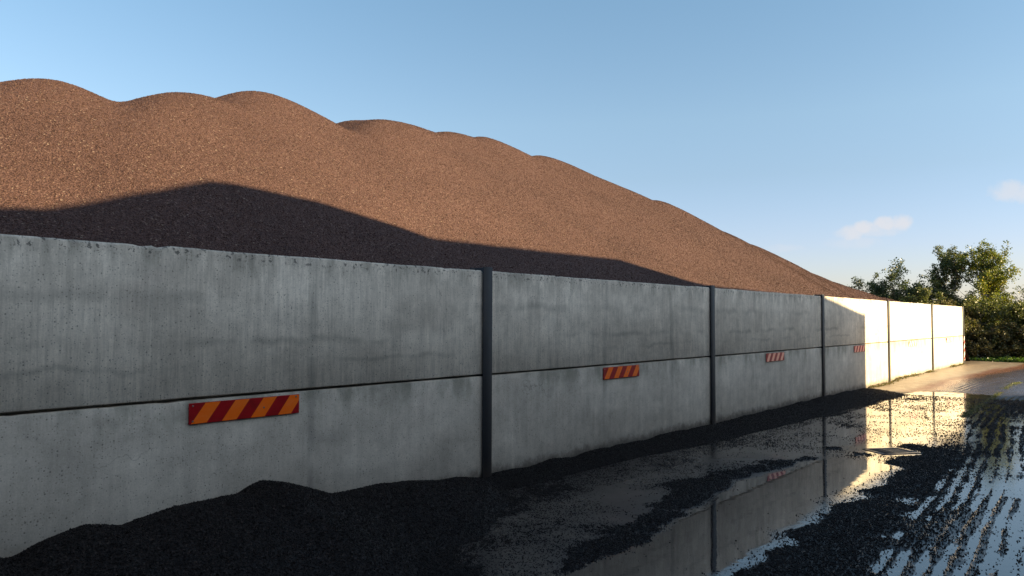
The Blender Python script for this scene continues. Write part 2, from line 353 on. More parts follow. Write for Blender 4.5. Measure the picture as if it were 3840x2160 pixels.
# ------------------------------------------------------------------ the retaining wall
wall = empty('retaining_wall', (0, D, -.4), 'long grey precast concrete wall of stacked panels between dark steel posts, holding back the brown gravel', 'wall')
FR = 5.188                                  # panel face
def panel(s0, s1, z0, z1, top, seed):
    """one long precast slab with chamfered, slightly chipped arrises"""
    r = np.random.default_rng(seed); n = 130; xs = np.linspace(s0, s1, n)
    def nz(k, a):
        v = r.normal(size=n+2*k); v = np.convolve(v, np.ones(2*k+1)/(2*k+1), 'valid')[:n]; return a*v*np.sqrt(2*k+1)
    chip = np.maximum(nz(2, 1.0)-1.25, 0)*.010*(1.4 if top else .5)
    zt = z1+nz(5, .0022 if top else .0008)-chip; zb = z0+nz(5, .0008)
    ch = .013 if top else .006
    cw = ch+np.abs(nz(3, .003))+chip*.7
    dz = np.zeros(n)
    e = np.minimum(xs-s0, s1-xs); rd = .035 if top else .02
    round_ = np.where(e < rd, rd-np.sqrt(np.maximum(rd*rd-(rd-e)**2, 0)), 0)*(.8 if top else .5)
    zt = zt-round_; f = FR+nz(12, .0012)
    th = .14
    prof = [(f, zb+.006), (f, zt-cw), (f+cw*.9, zt), (np.full(n, FR+th), zt), (np.full(n, FR+th), zb), (f+.006, zb)]
    V = np.concatenate([np.stack([xs, a+0*xs, b], -1) for a, b in prof]); k = len(prof); F = []
    i = np.arange(n-1)
    for q in range(k):
        a = q*n; b_ = ((q+1) % k)*n; F.append(np.stack([a+i, b_+i, b_+i+1, a+i+1], -1))
    caps = np.array([[q*n for q in range(k)][::-1], [q*n+n-1 for q in range(k)]])
    if not top:                              # tongue that closes the joint from behind
        Vt, Ft = box(s0+.002, s1-.002, FR+.105, FR+.138, z1-.02, z1+.04); 
        F = [np.concatenate(F), Ft+len(V)]; V = np.concatenate([V, Vt])
    return V, [np.concatenate(F), caps]
for b in range(-1, 6):
    s0 = S1+(b-1)*L_B; s1 = s0+L_B
    for lo in (1, 0):
        V, F = panel(s0+.022, s1-.022, *((-.4, J_W-.010) if lo else (J_W+.010, H_W)), not lo, 100+b*2+lo)
        o = mesh('panel', V, F, CONCRETE, wall)
        if b >= 3: o['label'] = 'concrete panel bleached by direct sun' if b > 3 else 'concrete panel half in sun'
for i in range(-2, 6):
    s = S1+i*L_B
    tp = H_W+(.035 if i < 3 else .012)
    parts = [box(s-.068, s+.068, 5.158, 5.172, -.4, tp), box(s-.006, s+.006, 5.173, 5.338, -.4, tp-.002), box(s-.068, s+.068, 5.339, 5.352, -.4, tp)]
    V, F = join(parts); o = mesh('post', V, F, STEEL, wall)
    bv = o.modifiers.new('bevel', 'BEVEL'); bv.width = .003; bv.segments = 1

# end face marker, red and white, standing upright on the last post
def striped(name, x0, x1, z0, z1, y, n, mA, mB, label, group, vertical=False, lean=.75, bolts=True, phase=.5, groupcat='marker board'):
    """thin board facing -y; n pairs of slanted stripes cut as polygons"""
    root = empty(name, ((x0+x1)/2, y, z0), label, groupcat, group)
    Lx, Lz = x1-x0, z1-z0
    V, F, mi = [], [], []
    def clip(poly, ax, lim, keep_low):
        out = []
        for i in range(len(poly)):
            a, c = poly[i], poly[(i+1) % len(poly)]
            ia = (a[ax] <= lim) == keep_low or a[ax] == lim; ic = (c[ax] <= lim) == keep_low or c[ax] == lim
            if ia: out.append(a)
            if ia != ic:
                t_ = (lim-a[ax])/(c[ax]-a[ax]); out.append((a[0]+t_*(c[0]-a[0]), a[1]+t_*(c[1]-a[1])))
        return out
    if vertical: per = Lx*2.2; ln, sh = Lz, per*.55
    else: per = Lx/(n-.03); ln, sh = Lx, lean*Lz
    k = -3
    while k < 2*n+6:
        a = (k-1+phase)*per/2; b_ = a+per/2
        poly = [(a, 0), (b_, 0), (b_+sh, Lz), (a+sh, Lz)] if not vertical else [(0, a), (Lx, a+sh), (Lx, b_+sh), (0, b_)]
        for ax, lim in ((0, Lx), (1, Lz)):
            if poly: poly = clip(poly, ax, lim, True)
            if poly: poly = clip(poly, ax, 0.0, False)
        if poly and len(poly) > 2:
            base = len(V); V += [(x0+px, y-.004, z0+pz) for px, pz in poly]; F.append(tuple(range(base, len(V)))); mi.append(k % 2)
        k += 1
    mesh('face', V, F, None, root, mats=[mA, mB], mi=mi)
    Vb, Fb = box(x0-.003, x1+.003, y-.003, y, z0-.003, z1+.003); mesh('back_plate', Vb, Fb, mA, root)
    if bolts:
        for fx, fz in ((.03, .88), (.03, .12), (.655, .47), (.97, .9)):
            a = np.linspace(0, 2*np.pi, 9)[:-1]; rr = .0075
            C0 = np.stack([x0+fx*Lx+rr*np.cos(a), np.full(8, y-.004), z0+fz*Lz+rr*np.sin(a)], -1); C1 = C0.copy(); C1[:, 1] -= .004; C1[:, [0, 2]] = (C1[:, [0, 2]]-[x0+fx*Lx, z0+fz*Lz])*.6+[x0+fx*Lx, z0+fz*Lz]
            Fc = [tuple([i, (i+1) % 8, 8+(i+1) % 8, 8+i]) for i in range(8)]+[tuple(range(8, 16))]
            mesh('bolt', np.concatenate([C0, C1]), Fc, BOLT, root)
    return root
names = ['largest and nearest orange and dark red striped marker board, left of the first dark post',
         'orange and red striped marker board on the wall between the first and second dark posts',
         'small orange and red striped marker board between the second and third posts, in shade',
         'pink and red striped marker board just left of the sunlit part of the wall',
         'painted-in overexposed white and red marker board on the first wholly sunlit bay',
         'tiny painted-in overexposed white and red marker board nearest the far end of the wall']
for b in range(6):
    c = S1+(b-.5)*L_B-(.06 if b == 0 else .02); hw = .45 if b == 0 else .43
    mB = (ORANGE, PINK, PINK, PINK, WHITE, WHITE)[b]  # last two boards: sun overexposure put in as white
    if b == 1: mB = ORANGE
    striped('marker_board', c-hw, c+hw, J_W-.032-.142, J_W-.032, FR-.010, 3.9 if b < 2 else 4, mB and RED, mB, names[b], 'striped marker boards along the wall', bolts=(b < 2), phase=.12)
striped('edge_marker', S1+5*L_B-.066, S1+5*L_B+.066, .12, J_W-.02, 5.157, 7, RED, WHITE, 'upright red and white striped strip on the last post of the wall', None, vertical=True, bolts=False, groupcat='edge marker')

# ------------------------------------------------------------------ the big pile behind the wall
CONES = np.array([[2.274,9.29,2.861,0.31],[3.167,9.286,4.185,0.548],[4.828,8.912,4.412,0.647],[6.196,9.843,4.889,0.606],[6.032,8.219,4.031,0.769],[8.177,10.218,4.913,0.426],[9.009,9.42,5.167,0.883],[10.659,9.758,5.257,0.922],[11.779,10.248,5.38,0.656],[13.531,9.834,5.316,0.757],[14.508,8.686,5.193,0.82],[16.863,9.217,4.566,0.6],[18.703,8.751,3.949,0.51],[22.153,8.709,3.51,0.605],[26.271,7.694,2.611,1.11],[29.296,7.551,2.405,1.241],[20.277,8.717,3.717,0.7],[24.175,8.452,3.113,0.754],[25.632,8.24,2.887,0.81],[28.033,7.819,2.585,0.679],[31.011,7.224,2.149,0.763]])
T_ = .68
def pile_h(s, n):
    acc = 0; k = .06
    for cs, cn_, cz, rh in CONES:
        acc = acc+np.exp((cz-T_*(np.sqrt((s-cs)**2+(n-cn_)**2+rh*rh)-rh))/k-50)
    z = k*(np.log(acc+1e-300)+50)
    # buried core so that the back side closes far behind
    q = s+.10*(n-5.3)
    fold = .27*(np.abs(np.sin(q*.88+.5+.7*np.sin(q*.43)))-.6)+.09*(np.abs(np.sin(q*2.1+1.1*np.sin(q*.8)))-.6)+.04*vnoise(s, n*.25, 1.1, 17, 2)
    crest = np.interp(s, [0, 4, 6, 8, 14, 17, 22, 30], [8.9, 8.5, 8.6, 9.2, 9.2, 8.6, 8.2, 7.2])
    z = z+fold*np.clip((20-s)/5, 0, 1)*np.clip((s-1.5)/3, .15, 1)*np.clip((n-5.25)/.5, 0, 1)*np.clip((crest-n)/1.3, 0, 1)
    lim = 1.95+T_*(n-(D+.15))
    z = -.08*np.logaddexp(-z/.08, -lim/.08)
    return np.maximum(z+vnoise(s, n, .9, 3, 3)*.018, -.35)
xs = np.concatenate([np.arange(-3, 14, .06), np.arange(14, 37, .10)]); ys = np.concatenate([[5.332], np.arange(5.36, 11.5, .06), np.arange(11.5, 17.6, .3)])
V, F = grid(xs, ys, pile_h)
n = 620000; ps = -1+33.5*rng.random(n)**1.35; pn = 5.36+rng.random(n)*5.6
lim_n = np.interp(ps, [0, 4, 8, 14, 20, 27, 33], [10.6, 10.3, 11.2, 11.2, 10.2, 9.4, 9.0]); ok = pn < lim_n; ps, pn = ps[ok], pn[ok]
pz = pile_h(ps, pn); size = rng.uniform(.003, .0078, len(ps))*np.interp(ps, [0, 10, 30], [1, 1.2, 1.8])
CV, CF, CA = chips(np.stack([ps, pn, pz+size*.12], -1), size)
pile = mesh('gravel_pile', np.concatenate([V, CV]), [F, CF+len(V)], PILEM, attr=np.concatenate([np.full(len(F), -1.0), CA]),
            smooth=np.concatenate([np.ones(len(F), bool), np.zeros(len(CF), bool)]))
tag(pile, 'huge reddish brown gravel pile with rounded humps heaped behind the concrete wall', 'gravel pile')

# ------------------------------------------------------------------ ground: one sheet, puddle beds and tyre marks in it
CTRL = np.array([[4.626,2.731,-34],[5.08,2.668,-34],[5.874,2.868,-34],[6.259,2.798,-34],[6.91,2.893,-34],[7.648,2.911,-34],[8.517,2.932,-34],[8.911,2.803,-34],[9.327,2.667,-34],[4.591,2.836,-22],[4.851,2.798,-22],[5.177,2.85,-22],[5.519,2.932,-22],[6.375,3.073,-22],[5.0,2.354,-22],[5.413,2.422,-22],[5.982,2.474,-22],[5.171,2.781,-22],[6.06,3.031,-22],[6.444,2.992,-22],[7.141,3.109,-22],[7.88,3.21,-22],[8.51,3.104,-22],[9.462,3.067,-22],[9.681,2.812,-22],[9.704,2.595,-22],[9.681,2.436,-22],[4.84,2.543,-22],[5.23,2.492,-22],[5.742,2.503,-22],[6.458,2.564,-22],[7.025,2.53,-22],[7.935,2.576,-22],[8.721,2.536,-22],[6.958,2.837,-22],[7.869,2.791,-22],[4.382,2.893,-22],[4.59,2.648,-22],[9.814,3.476,-12],[11.486,3.496,-12],[12.075,3.389,-12],[10.764,3.54,-12],[10.382,3.262,-12],[10.951,3.076,-12],[12.484,3.218,-9],[13.142,3.095,-9],[13.851,2.962,-9],[14.616,2.819,-9],[16.098,2.776,-9],[15.609,3.335,-9],[14.741,3.468,-9],[15.169,3.836,-9],[17.321,3.336,-9],[18.267,3.146,-9],[17.297,2.843,-9],[12.373,2.755,-9],[11.594,2.835,-9],[13.588,3.623,-9],[19.284,4.114,-6],[20.56,3.954,-6],[21.473,3.693,-6],[20.846,3.338,-6],[18.061,4.086,-6],[19.89,3.031,-6],[16.887,4.043,-6],[18.509,3.949,-6],[19.903,3.829,-6],[13.076,3.852,-6],[14.274,4.002,-6],[4.241,3.657,-7],[4.707,4.06,-7],[5.192,4.251,-7],[5.64,4.153,-7],[6.264,4.135,-7],[7.148,4.216,-7],[8.225,4.314,-7],[9.287,4.306,-7],[10.558,4.296,-7],[5.029,3.508,-7],[5.641,3.523,-7],[4.427,3.438,-7],[4.307,3.171,-7],[3.979,3.43,-7],[11.894,4.208,-7],[6.79,3.78,-7],[7.848,3.874,-7],[4.968,3.173,6],[5.18,3.163,6],[5.62,3.167,6],[6.129,3.255,6],[6.777,3.409,6],[7.323,3.484,6],[7.454,3.502,6],[8.062,3.463,6],[4.624,3.135,8.5],[4.378,3.087,8.5],[4.903,3.097,8.5],[5.295,3.111,8.5],[5.878,3.205,8.5],[6.514,3.357,8.5],[7.119,3.502,8.5],[7.842,3.56,5.5],[8.616,3.494,5.5],[9.221,3.424,5.5],[4.953,3.27,5.5],[5.442,3.285,5.5],[10.658,3.271,2],[10.629,2.84,2],[9.771,3.312,2],[4.958,2.276,-4],[5.462,2.29,-4],[6.071,2.283,-4],[6.908,2.279,-4],[7.812,2.274,-4],[8.675,2.283,-4],[9.336,2.309,-4],[16.295,2.552,-4],[17.119,2.547,-4],[18.129,2.419,-4],[5.041,2.115,13],[5.605,2.051,13],[6.256,2.066,13],[6.901,2.044,13],[7.633,2.046,13],[8.504,2.049,13],[9.405,2.06,13],[8.465,1.821,13],[6.811,1.767,13],[6.069,1.8,13],[5.464,1.807,13],[5.642,1.596,13],[7.639,1.81,13],[8.993,1.971,13],[9.948,1.945,13],[7.294,1.868,13],[6.384,1.881,13],[5.726,1.617,13],[5.285,2.017,13],[10.435,1.936,13],[10.309,2.082,13],[7.263,1.348,15],[6.782,1.413,15],[6.502,1.511,15],[7.674,1.339,15],[10.938,2.392,6.5],[10.817,2.184,6.5],[10.262,2.333,6.5],[11.377,2.438,6.5],[9.128,1.635,-3],[10.023,1.68,-3],[8.036,1.764,-3],[7.514,1.652,-3],[6.695,1.619,-3],[7.981,1.478,-3],[6.114,1.422,-3],[6.103,1.239,-3],[5.769,1.447,-3],[8.285,1.645,-3],[8.852,1.342,-2.9],[11.042,1.548,-2.9],[6.044,1.059,-2.9],[6.56,1.071,-2.9],[12.867,1.63,-2.9],[10.056,1.47,-2.9],[4.29,3.895,-1],[5.137,4.524,-1],[5.515,5.011,-1],[4.074,3.854,-1],[5.591,4.675,-1],[6.091,4.731,-1],[4.562,4.058,-1],[7.058,0.856,-8],[7.728,0.878,-8],[6.601,0.876,-8],[6.316,0.737,-8],[10.836,1.242,-8],[9.354,1.056,-8],[6.946,0.768,-8],[13.03,1.997,-1.8],[12.418,2.148,-1.8],[12.035,2.327,-1.8],[15.201,2.149,-1.8],[18.782,2.224,7],[18.035,2.005,7],[23.903,3.179,20],[23.755,2.63,20],[23.103,4.44,20],[21.101,4.589,20],[18.386,4.727,20],[19.426,4.647,20],[4.648,4.309,5],[4.955,4.738,5],[4.0,3.941,5],[3.823,3.615,5]], float)
TR = [[[20.441,2.149],[16.688,2.104],[14.489,1.95],[11.042,1.548],[8.852,1.342],[7.324,1.276],[5.807,1.161]],[[16.964,1.789],[14.729,1.676],[10.396,1.246],[8.492,1.087],[7.534,1.03],[5.981,0.956]],[[12.793,3.83],[14.679,3.959],[16.784,3.945],[19.03,3.741],[21.706,3.432],[25.442,3.001]]]
TR[0].append([3.0, .95]); TR[0].append([-1.0, .7]); TR[1].append([3.0, .80]); TR[1].append([-1.0, .6])
STRIP = [[15.607,2.537],[16.573,2.595],[18.335,2.655],[20.759,2.686],[22.827,2.654],[24.028,2.52]]
HEAP = np.array([[1.385,0.325],[1.5,0.244],[1.579,0.196],[1.639,0.2],[1.762,0.251],[1.89,0.285],[2.024,0.312],[2.142,0.285],[2.24,0.26],[2.391,0.288],[2.604,0.316],[2.833,0.317],[3.078,0.321],[3.158,0.356],[3.256,0.386],[3.358,0.358],[3.48,0.311],[3.663,0.247],[3.874,0.174],[4.033,0.168],[4.221,0.165],[4.44,0.169],[4.671,0.155],[5.173,0.085],[5.475,0.074]])
BANK = np.array([[5.589,5.184],[6.101,4.996],[7.342,4.977],[8.371,4.936],[10.094,4.726],[11.49,4.673],[12.948,4.579],[14.585,4.503],[17.747,4.564]])
def pdist(X, Y, pl):
    best = np.full(X.shape, 1e9); sgn = np.zeros(X.shape); pl = np.array(pl)
    for a, b in zip(pl[:-1], pl[1:]):
        d = b-a; L2 = (d**2).sum(); t = np.clip(((X-a[0])*d[0]+(Y-a[1])*d[1])/L2, 0, 1)
        ex = X-(a[0]+t*d[0]); ey = Y-(a[1]+t*d[1]); r = np.hypot(ex, ey); m = r < best
        best = np.where(m, r, best); sgn = np.where(m, np.sign(ex*d[1]-ey*d[0]), sgn)
    return best, sgn
def level(X, Y):
    wx = X+.12*vnoise(X, Y, 1.7, 41, 3)*np.clip(X/8, .4, 2); wy = Y+.10*vnoise(X, Y, 2.1, 42, 3)
    num = 0; den = 0
    for s, n_, l in CTRL:
        r2 = ((wx-s)*np.clip(8/np.maximum(s, 3), .3, 1.4))**2+((wy-n_)*1.5)**2+.0015; wgt = r2**-1.7; num = num+wgt*l; den = den+wgt
    return num/den/1000
def ground_h(X, Y):
    z = W+level(X, Y)+.0045*vnoise(X*.7, Y, 3.0, 44, 3)*np.clip((X-4)/3, 0, 1)
    # fine relief: coarse grit and wheel-churned mud
    amp = .35+.65*np.clip((z-W+.016)/.02, 0, 1)
    far = np.clip((X-20.2)/3.0, 0, 1)
    z = z+amp*(1-far*.6)*(.006*vnoise(X*.8, Y, 9, 5, 3, .75)+.005*np.interp(Y, [1.3, 2.0], [.35, 1])*vnoise(X, Y, 26, 6, 2, .8))
    for k, (tr, half) in enumerate(zip(TR, (.42, .34, .30))):
        d, sg = pdist(X, Y, tr); d = d+.035*vnoise(X, Y, 1.3, 60+k, 2)+.012*vnoise(X, Y, 5, 66+k, 2)
        win = np.clip((half-d)/.12, 0, 1); z = z+win*((.0085*np.sin(sg*d*2*np.pi/.125+.8)*.8+.0022*np.sin(sg*d*2*np.pi/.052))*np.clip(.8+.6*vnoise(X*.5, Y, .9, 75+k, 3), .2, 1.15)+.006*vnoise(X*.5, Y, 5, 70+k, 3))*(1.0 if k < 2 else .6)
    # yard rises to the far slab
    z = z+far*far*(3-2*far)*np.clip(.10-np.maximum(0, 3.2-Y)*.012, 0, .1)*1.0
    # gully bowl
    r = np.hypot((X-10.93)/1.0, (Y-2.62)/.8); z = z+np.where(r < .9, -.020*np.exp(-(r/.38)**4), 0)
    # gravel bank against the wall
    bn = np.interp(X, BANK[:, 0], BANK[:, 1]); u = np.clip((Y-bn+.06)/(5.19-bn+.06), 0, 1)
    hb = np.interp(X, [4.5, 6, 9, 14, 18, 21, 24, 34], [.15, .14, .13, .12, .11, .05, .02, .015]); z = z+hb*u*(1.0+.22*vnoise(X, Y, 2.4, 80, 4))
    z = np.where(X > 20.9, np.maximum(z, W+.012+.08*np.clip((X-20.9)/3, 0, 1)), z)
    return z
def spaced(stops):
    out = [stops[0][0]]
    for (a, st), (b, _) in zip(stops[:-1], stops[1:]):
        k = max(1, int(round((b-a)/st))); out += list(np.linspace(a, b, k+1)[1:])
    return np.array(out)
xs = spaced([(-3, .2), (2.5, .022), (12, .035), (22, .08), (37, .4), (44, 1)])
ys = spaced([(-3.5, .2), (.2, .018), (5.0, .03), (5.6, .3), (9, 1)])
V, F = grid(xs, ys, ground_h)
g = mesh('ground', V, F, GROUND, smooth=True); tag(g, kind='structure')
V, F = grid(spaced([(-900, 60), (-60, 10), (60, 60), (900, 60)]), spaced([(-900, 60), (-60, 10), (60, 60), (900, 60)]), lambda x, y: -.34+.02*vnoise(x, y, .1, 9, 2))
FIELD = simple('field_soil', (.055, .052, .028), .95, .3, .6)
f = mesh('field', V, F, FIELD, smooth=True); tag(f, kind='structure')
wx = spaced([(-2.5, .5), (2.5, .08), (12, .15), (22.3, 1)]); V, F = grid(wx, spaced([(-3, .5), (.4, .08), (5.15, .8)]), lambda x, y: W+0*x)
wat = mesh('puddle_water', V, F, WATER)
da = wat.data.attributes.new('depth', 'FLOAT', 'POINT'); da.data.foreach_set('value', np.clip(-level(V[:, 0], V[:, 1]), -.02, .05).astype(np.float32)); tag(wat, kind='structure')

# ------------------------------------------------------------------ dark heap spilled at the foot of the wall (foreground)
def heap_h(X, Y):
    c = np.interp(X, HEAP[:, 0], HEAP[:, 1], left=.3, right=.04); c = np.where(X > 5.4, c-(X-5.4)*.16, c)
    c = np.where(X < 1.4, .33, c)
    yc = 4.93+.04*vnoise(X, Y, 1.2, 11, 2); d = np.maximum(yc-Y, 0)
    slope = .36+.05*vnoise(X, Y, .8, 12, 2)
    z = c-slope*np.maximum(np.sqrt(d*d+.01)-.10, 0)-.10*np.maximum(Y-yc, 0)
    # toe of the heap runs out obliquely towards the camera
    toe = 3.95+(Y-3.61)*1.25+.10*vnoise(X, Y, 2.2, 13, 3)
    z = z-np.maximum(X-toe, 0)*.34
    return z+.010*vnoise(X, Y, 4.5, 14, 4)
hx = np.arange(-1.2, 6.6, .03); hy = np.arange(1.6, 5.20, .03)
V, F = grid(hx, hy, lambda X, Y: np.maximum(heap_h(X, Y), W-.06))
n = 200000; ps = .8+5.6*rng.random(n); pn = 2.4+2.78*rng.random(n); pz = heap_h(ps, pn); ok = pz > W-.006; ps, pn, pz = ps[ok], pn[ok], pz[ok]
size = rng.uniform(.003, .0095, len(ps))
CV, CF, CA = chips(np.stack([ps, pn, pz+size*.3], -1), size)
hp = mesh('gravel_heap', np.concatenate([V, CV]), [F, CF+len(V)], HEAPM, attr=np.concatenate([np.full(len(F), -1.0), CA]),
          smooth=np.concatenate([np.ones(len(F), bool), np.zeros(len(CF), bool)]))
tag(hp, 'low dark heap of damp gravel in the shade below the nearest marker board', 'gravel heap')

# loose grit lying on the ground and standing out of the puddles
def grit(n, x0, x1, y0, y1, pw, szr, lo, hi, keep):
    ps = x0+(x1-x0)*rng.random(n)**pw; pn = y0+(y1-y0)*rng.random(n); z = ground_h(ps, pn)
    rel = z-W; pr = np.interp(rel, lo, hi)*np.maximum(keep(ps, pn), np.clip(rel/.004, 0, 1))*np.interp(pn+.15*vnoise(ps, pn, 1.5, 93, 3), [1.15, 1.75], [.30, 1]); ok = rng.random(n) < pr
    ps, pn, z = ps[ok], pn[ok], z[ok]; sz = rng.uniform(*szr, len(ps))*np.interp(ps, [3, 20], [1, 1.5])
    return np.stack([ps, pn, np.maximum(z, W-.004)+sz*.25], -1), sz
keepA = lambda s, n_: np.clip(.35+1.1*vnoise(s, n_, 1.6, 91, 3)+1.5*np.clip(1-(s-(3.95+(n_-3.61)*1.25))/2.2, 0, 1), 0.02, 1)
P1, s1_ = grit(480000, 3.2, 19.5, .4, 5.18, 1.6, (.004, .0105), [-.03, -.016, -.010, -.004, .002, .02], [.0, .02, .22, .55, .95, 1], keepA)
P2, s2_ = grit(90000, 4.5, 19.0, 4.3, 5.18, 1.2, (.004, .010), [-.01, .0], [0, 1], lambda s, n_: np.ones_like(s))
CV, CF, CA = chips(np.concatenate([P1, P2]), np.concatenate([s1_, s2_]))
lg = mesh('loose_gravel', CV, CF, HEAPM, attr=CA); tag(lg, 'dark loose gravel scattered over the wet yard and along the foot of the wall', 'loose gravel', kind='stuff')

# ------------------------------------------------------------------ yard gully with iron grate
GC = (10.93, 2.62); ga = math.radians(-38)
gr = empty('drain_grate', (GC[0], GC[1], W-.02), 'rectangular iron drain grate in a shallow hollow at the edge of the puddle', 'drain')
def rotb(bx, a=ga, c=GC):
    V, F = bx; x, y = V[:, 0].copy(), V[:, 1].copy(); V = V.copy()
    V[:, 0] = c[0]+x*math.cos(a)-y*math.sin(a); V[:, 1] = c[1]+x*math.sin(a)+y*math.cos(a); return V, F
fz = W-.004
V, F = join([rotb(box(-.27, .27, -.215, -.18, fz-.03, fz+.012)), rotb(box(-.27, .27, .18, .215, fz-.03, fz+.012)), rotb(box(-.27, -.235, -.179, .179, fz-.03, fz+.012)), rotb(box(.235, .27, -.179, .179, fz-.03, fz+.012))])
mesh('frame', V, F, PLATE, gr)
V, F = join([rotb(box(-.233, .233, y-.009, y+.009, fz-.025, fz+.007)) for y in np.linspace(-.15, .15, 7)]+[rotb(box(-.012, .012, -.178, .178, fz-.03, fz+.0055))])
mesh('bars', V, F, IRON, gr)
V, F = rotb(box(-.2345, .2345, -.1795, .1795, fz-.028, fz+.0048)); mesh('pit_shade', V, F, PIT_SHADE, gr)  # black plate just under the bar tops stands for the dark depth below

# ------------------------------------------------------------------ vegetation
def leaves(P, size, r):
    """one pointed leaf (two triangles folded along the rib) at each point"""
    n = len(P); q = r.normal(size=(n, 3)); q[:, 2] = q[:, 2]*.6-.2; q /= np.linalg.norm(q, axis=1)[:, None]
    s = np.cross(q, r.normal(size=(n, 3))); s /= np.linalg.norm(s, axis=1)[:, None]; u = np.cross(q, s)
    L = size*r.uniform(.7, 1.35, n); a = P; l = L[:, None]
    V = np.stack([a, a+q*l*.5+s*l*.34+u*l*.10, a+q*l, a+q*l*.5-s*l*.34+u*l*.10], 1)
    F = np.array([(0, 1, 2, 3)])[None]+4*np.arange(n)[:, None, None]
    return V.reshape(-1, 3), F.reshape(-1, 4)
def tube(pts, rad, k=6):
    pts = np.asarray(pts, float); V, F = [], []
    for i, p in enumerate(pts):
        d = pts[min(i+1, len(pts)-1)]-pts[max(i-1, 0)]; d /= np.linalg.norm(d)+1e-9
        a = np.cross(d, (0.3, 1, .1)); a /= np.linalg.norm(a); b = np.cross(d, a)
        for j in range(k):
            th = 2*np.pi*j/k; V.append(p+rad[i]*(a*np.cos(th)+b*np.sin(th)))
    for i in range(len(pts)-1):
        for j in range(k): F.append((i*k+j, i*k+(j+1) % k, (i+1)*k+(j+1) % k, (i+1)*k+j))
    return np.array(V), np.array(F)
def tree(name, label, cat, base, height, width, lm, bm, seed, nl=9000, shoots=18, leaf=.072, low=.0, trunk=.06, lean=(0, 0), group=None, dense=1.0, depth=1.0):
    r = np.random.default_rng(seed); root = empty(name, base, label, cat, group); base = np.array(base)
    parts = []; tips = []
    top = base+np.array([lean[0], lean[1], height*.80])
    n_st = 5 if trunk < .05 else 3
    for k in range(n_st):
        off = r.normal(size=2)*width*(.10 if trunk > .05 else .22)
        tp = top+np.array([r.normal()*width*.11, r.normal()*width*.11*depth, -r.uniform(0, .22)*height])
        pts = [base+np.array([off[0]*t_, off[1]*t_, 0])+(tp-base)*t_+np.array([r.normal(), r.normal(), 0])*.04*height*t_*(1-t_)*2 for t_ in np.linspace(0, 1, 8)]
        parts.append(tube(pts, np.linspace(trunk, trunk*.2, 8)*(1 if k == 0 else .7)))
        pts = np.array(pts)
        for q in range(int(shoots/n_st)+1):
            t0 = r.uniform(low+.12, .98); p0 = np.array([np.interp(t0, np.linspace(0, 1, 8), pts[:, c]) for c in range(3)])
            ang = r.uniform(0, 2*np.pi); ell = width*.5*(1.08-.74*abs(t0-.40)/.60)*r.uniform(.55, 1.05)
            rise = height*r.uniform(.06, .24)*(1.1 if t0 > .6 else .7)
            p1 = p0+np.array([math.cos(ang)*ell, math.sin(ang)*ell*depth, rise]); mid = (p0+p1)/2+np.array([r.normal()*.05, r.normal()*.05, -.04*ell])
            parts.append(tube([p0, mid, p1], [trunk*.32, trunk*.22, trunk*.08], 5)); tips.append((p0, mid, p1))
    V, F = join(parts); mesh('trunk', V, F, bm, root)
    LP = []; per = int(nl/len(tips)*dense)
    for p0, mid, p1 in tips:
        # twig sprays hang along each limb; leaves gather round the twigs in clumps
        ntw = 9
        for _ in range(ntw):
            t_ = r.uniform(.25, 1.05); c = (1-t_)**2*p0+2*t_*(1-t_)*mid+t_*t_*p1
            d = r.normal(size=3); d[2] = abs(d[2])*.9+.15; d /= np.linalg.norm(d); ln = r.uniform(.12, .34)*width*.42
            m_ = max(3, int(per/ntw*r.uniform(.4, 1.6))); u = r.random(m_)**.8
            LP.append(c+d*ln*u[:, None]+r.normal(size=(m_, 3))*.055*width*.6*(1.1-u[:, None]*.7))
    LP = np.concatenate(LP); LP = LP[LP[:, 2] > base[2]+.03]
    V, F = leaves(LP, leaf, r)
    # colour by clump so that light and dark patches show
    cl = vnoise(LP[:, 0]*1.0+LP[:, 1]*.7, LP[:, 2], 1.6, seed+5, 2)*.33+.5+r.normal(size=len(LP))*.20
    mesh('crown', V, F, lm, root, attr=np.clip(cl, 0, 1)); return root

G0 = -.1
tree('shrub', 'dark spiky-topped shrub at the left end of the hedge beyond the pile', 'shrub', (38.0, 9.3, G0), 4.35, 2.8, LEAF_DARK, BARK, 21, 16000, 52, trunk=.045)
tree('shrub', 'dark green shrub with upright shoots between the spiky shrub and the slender tree', 'shrub', (38.1, 8.35, G0), 4.3, 2.9, LEAF_DARK, BARK, 31, 20000, 60, trunk=.045)
tree('shrub', 'wispy shrub just showing above the sloping end of the gravel pile', 'shrub', (36.6, 11.1, G0), 3.75, 2.4, LEAF_OLIVE, BARK, 22, 2400, 22, trunk=.03)
tree('shrub', 'olive green leafy bush showing low above the second last bay of the wall', 'shrub', (36.8, 8.5, G0), 3.2, 2.4, LEAF_OLIVE, BARK, 23, 13000, 40, trunk=.035)
tree('shrub', 'brownish olive bush showing low above the last bay of the wall', 'shrub', (36.6, 7.3, G0), 3.25, 2.4, LEAF_OLIVE, BARK, 24, 13000, 40, trunk=.035)
tree('shrub', 'dull green bush right behind the end post of the wall', 'shrub', (36.4, 6.2, G0), 2.9, 2.2, LEAF_BRAMBLE, BARK, 33, 11000, 36, trunk=.035)
tree('tree', 'slender dark green tree standing just left of the yellowing tree', 'tree', (38.6, 7.0, G0), 4.85, 2.4, LEAF_DARK, BARK, 25, 20000, 56, trunk=.06)
tree('tree', 'tallest tree of the hedge, its leaves turning yellow in the sun', 'tree', (38.9, 5.6, G0), 5.95, 3.0, LEAF_YELLOW, BARK, 26, 32000, 66, trunk=.08)
tree('tree', 'grey-green tree with a bare pale trunk, cut by the right edge of the photo', 'tree', (40.2, 3.75, G0), 3.9, 2.5, LEAF_DARK, PALEBARK, 27, 7000, 30, trunk=.06, low=.25)
